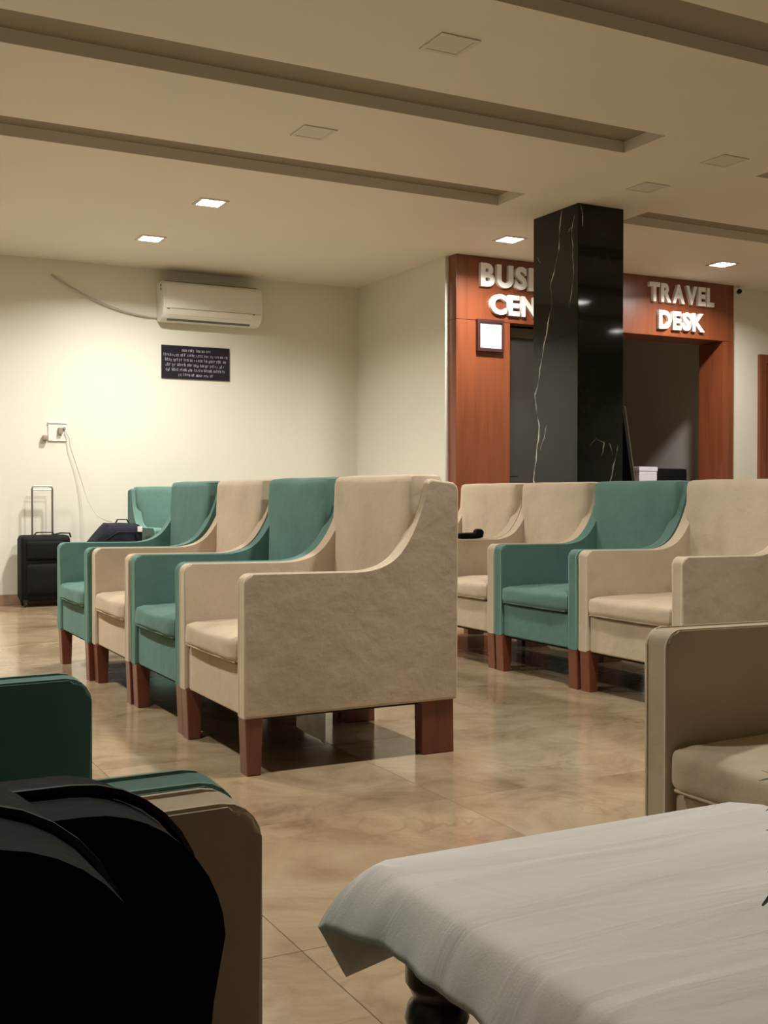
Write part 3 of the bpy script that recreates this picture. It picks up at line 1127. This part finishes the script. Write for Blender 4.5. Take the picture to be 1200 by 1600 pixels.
# ------------------------------------------------------------------ socket with plugs and charging cable
so = empty('socket_plate', (1.85, Y1, 1.385))
tag(so, 'white wall socket with plugs above the suitcase', 'socket')
box('plate', 'white_plastic', -.055, .095, -.014, 0, -.075, .075, so, .004)
box('top_edge', 'white_plastic', -.058, .098, -.022, 0, .066, .078, so, .003)
box('plug', 'plug', .02, .055, -.045, -.014, -.02, .035, so, .006)
box('plug', 'plug', .062, .08, -.03, -.014, .015, .04, so, .004)
bm = bmesh.new()
add_soft_box(bm, -.105, -.06, -.05, -.004, -.075, -.03, .012, (0, 0, 0), 4)
finish('adapter', bm, 'plug', so)
bm = bmesh.new()
cable = [(1.925, 9.27, 1.39), (1.955, 9.262, 1.33), (1.965, 9.262, 1.26), (2.01, 9.26, 1.12), (2.05, 9.24, .98), (2.075, 9.20, .87), (2.10, 9.10, .77), (2.11, 8.95, .71), (2.12, 8.75, .68), (2.12, 8.55, .672)]
dense = []
for i in range(len(cable) - 1):
    p0 = Vector(cable[max(0, i - 1)]); p1 = Vector(cable[i]); p2 = Vector(cable[i + 1]); p3 = Vector(cable[min(len(cable) - 1, i + 2)])
    for k in range(5):
        t = k / 5
        dense.append(.5 * ((2 * p1) + (-p0 + p2) * t + (2 * p0 - 5 * p1 + 4 * p2 - p3) * t * t + (-p0 + 3 * p1 - 3 * p2 + p3) * t ** 3))
dense.append(Vector(cable[-1]))
add_tube(bm, dense, .0035, 6)
tag(finish('charging_cable', bm, 'cable'), 'thin pale charging cable hanging from the wall socket to the navy backpack', 'cable')

# ------------------------------------------------------------------ lettering
def letter_mesh(ch):
    cu = bpy.data.curves.new('letter', 'FONT')
    cu.body = ch
    cu.size = 1.0
    cu.offset = 0.045
    cu.extrude = 0.09
    cu.resolution_u = 4
    ob = bpy.data.objects.new('tmp', cu)
    COL.objects.link(ob)
    dg = bpy.context.evaluated_depsgraph_get()
    me = bpy.data.meshes.new_from_object(ob.evaluated_get(dg))
    bpy.data.objects.remove(ob)
    bpy.data.curves.remove(cu)
    xs = [v.co.x for v in me.vertices]
    ys_ = [v.co.y for v in me.vertices]
    return me, min(xs), max(xs), min(ys_), max(ys_)


def sign_row(root, text, x0, x1, z0, z1, y):
    items = [letter_mesh(c) for c in text]
    gap = .085
    tot = sum(b - a for _, a, b, _, _ in items) + gap * (len(items) - 1)
    s = (x1 - x0) / tot
    x = x0
    for (me, a, b, c, d) in items:
        k = (z1 - z0) / (d - c)
        for v in me.vertices:
            px, py, pz = v.co
            v.co = (x + (px - a) * s, y - (pz + .09) * .18, z0 + (py - c) * k)
        me.materials.clear()
        me.materials.append(MT['letter'])
        me.update()
        bm = bmesh.new()
        bm.from_mesh(me)
        bmesh.ops.recalc_face_normals(bm, faces=bm.faces[:])
        bm.to_mesh(me)
        bm.free()
        o = bpy.data.objects.new('letter', me)
        COL.objects.link(o)
        o.parent = root
        x += (b - a) * s + gap * s


s1 = empty('sign_lettering', (5.40, 7.60, 2.26))
tag(s1, 'raised white letters of the business centre sign, partly behind the pillar', 'lettering')
sign_row(s1, 'BUSINESS', 4.808 - 5.40, 5.90 - 5.40, 2.530 - 2.26, 2.715 - 2.26, 0)
sign_row(s1, 'CENTRE', 4.900 - 5.40, 5.80 - 5.40, 2.315 - 2.26, 2.480 - 2.26, 0)
s2 = empty('sign_lettering', (6.90, 7.60, 2.26))
tag(s2, 'raised white TRAVEL DESK letters over the open booth', 'lettering')
sign_row(s2, 'TRAVEL', 6.525 - 6.90, 7.265 - 6.90, 2.550 - 2.26, 2.715 - 2.26, 0)
sign_row(s2, 'DESK', 6.63 - 6.90, 7.155 - 6.90, 2.318 - 2.26, 2.480 - 2.26, 0)

# framed notice on the left post
fn = empty('framed_notice', (4.905, 7.60, 2.145))
tag(fn, 'small white notice in a dark frame on the wooden post', 'notice')
bm = bmesh.new()
for (a, b, c, d) in ((-.125, -.100, -.130, .125), (.105, .122, -.130, .125), (-.100, .105, .100, .125), (-.100, .105, -.130, -.102)):
    add_box(bm, a, b, -.035, 0, c, d, .003)
finish('frame', bm, 'frame_dark', fn)
box('sheet', 'paper', -.0995, .1045, -.020, -.002, -.1015, .0995, fn)
bm = bmesh.new()
for (a, b, c, d) in ((-.03, .04, .045, .053), (.0, .01, -.03, .045), (-.05, -.03, .01, .016), (.03, .055, -.05, -.044), (-.02, .02, -.065, -.060)):
    add_box(bm, a, b, -.0212, -.0198, c, d)
finish('print', bm, 'ink', fn, smooth=False)

# small CCTV camera at the header corner
cc = empty('security_camera', (7.57, 7.58, CEIL))
tag(cc, 'tiny dark security camera at the ceiling beside the lettering', 'camera')
bm = bmesh.new()
add_lathe(bm, [(.028, -.012), (.028, 0)], 0, 0, 16)
add_tube(bm, [(0, 0, -.01), (0, -.005, -.035)], .008)
finish('mount', bm, 'white_plastic', cc)
bm = bmesh.new()
add_tube(bm, [(.02, .02, -.052), (-.035, -.045, -.062)], .022, 14)
finish('barrel', bm, 'black_plastic', cc)
bm = bmesh.new()
add_tube(bm, [(-.034, -.044, -.062), (-.039, -.050, -.063)], .016, 14)
finish('lens', bm, 'dark_metal', cc)

# ------------------------------------------------------------------ inside the travel booth
dk = empty('reception_desk', (7.05, 8.20, 0))
tag(dk, 'wooden desk inside the travel booth', 'desk')
box('desk_top', 'desk', -.75, .74, -.28, .30, .72, .75, dk, .004)
box('front_board', 'desk', -.72, .71, -.25, -.23, .02, .72, dk, .003)
box('side_board', 'desk', -.74, -.71, -.25, .28, 0, .72, dk, .003)
box('side_board', 'desk', .70, .73, -.25, .28, 0, .72, dk, .003)
mo = empty('computer_monitor', (7.275, 8.18, .75))
tag(mo, 'black computer monitor seen from behind on the booth desk', 'monitor')
bm = bmesh.new()
add_soft_box(bm, -.225, .225, -.02, .02, .09, .375, .014, (0, 0, 0), 6)
finish('screen', bm, 'black_plastic', mo)
bm = bmesh.new()
add_box(bm, -.03, .03, -.035, -.012, .01, .24, .005)
add_box(bm, -.11, .11, -.09, .07, 0, .012, .004)
finish('stand', bm, 'black_plastic', mo)
pb = empty('document_tray', (6.93, 8.13, .75))
tag(pb, 'white paper box standing beside the monitor on the booth desk', 'box')
bm = bmesh.new()
add_box(bm, -.105, .105, -.08, .08, 0, .345, .006)
finish('carton', bm, 'paper', pb)
box('lid', 'paper', -.109, .109, -.084, .084, .345, .385, pb, .004)

# dark board leaning on the pillar's right side
lb = empty('leaning_board', (5.17, 6.12, 0))
tag(lb, 'dark board with a pale edge leaning on the right side of the black pillar', 'board')
ang = math.atan2(5.17 - 4.90, 1.50)
bm = bmesh.new()
add_prism(bm, [(0.0, 0), (.022, 0), (-.262 + .022, 1.47), (-.262, 1.47)], -.15, .15, 1, .002, 1)
finish('panel', bm, 'black_plastic', lb)
bm = bmesh.new()
add_prism(bm, [(.023, 0), (.031, 0), (-.262 + .031, 1.47), (-.262 + .023, 1.47)], -.152, .15, 1)
finish('edge_strip', bm, 'plug', lb)

# small black item on the armrest at the far end of the right row
sh = empty('eyeglass_case', (3.415, 5.452, .6275))
tag(sh, 'small black object left on a beige armrest in the right row', 'case')
bm = bmesh.new()
add_soft_box(bm, -.11, .055, -.028, .028, 0, .030, .014, (0, 0, .003), 6)
finish('body', bm, 'black_nylon', sh)
bm = bmesh.new()
add_soft_box(bm, .005, .062, -.026, .026, .010, .050, .018, (0, 0, .004), 6)
finish('flap', bm, 'black_nylon', sh)
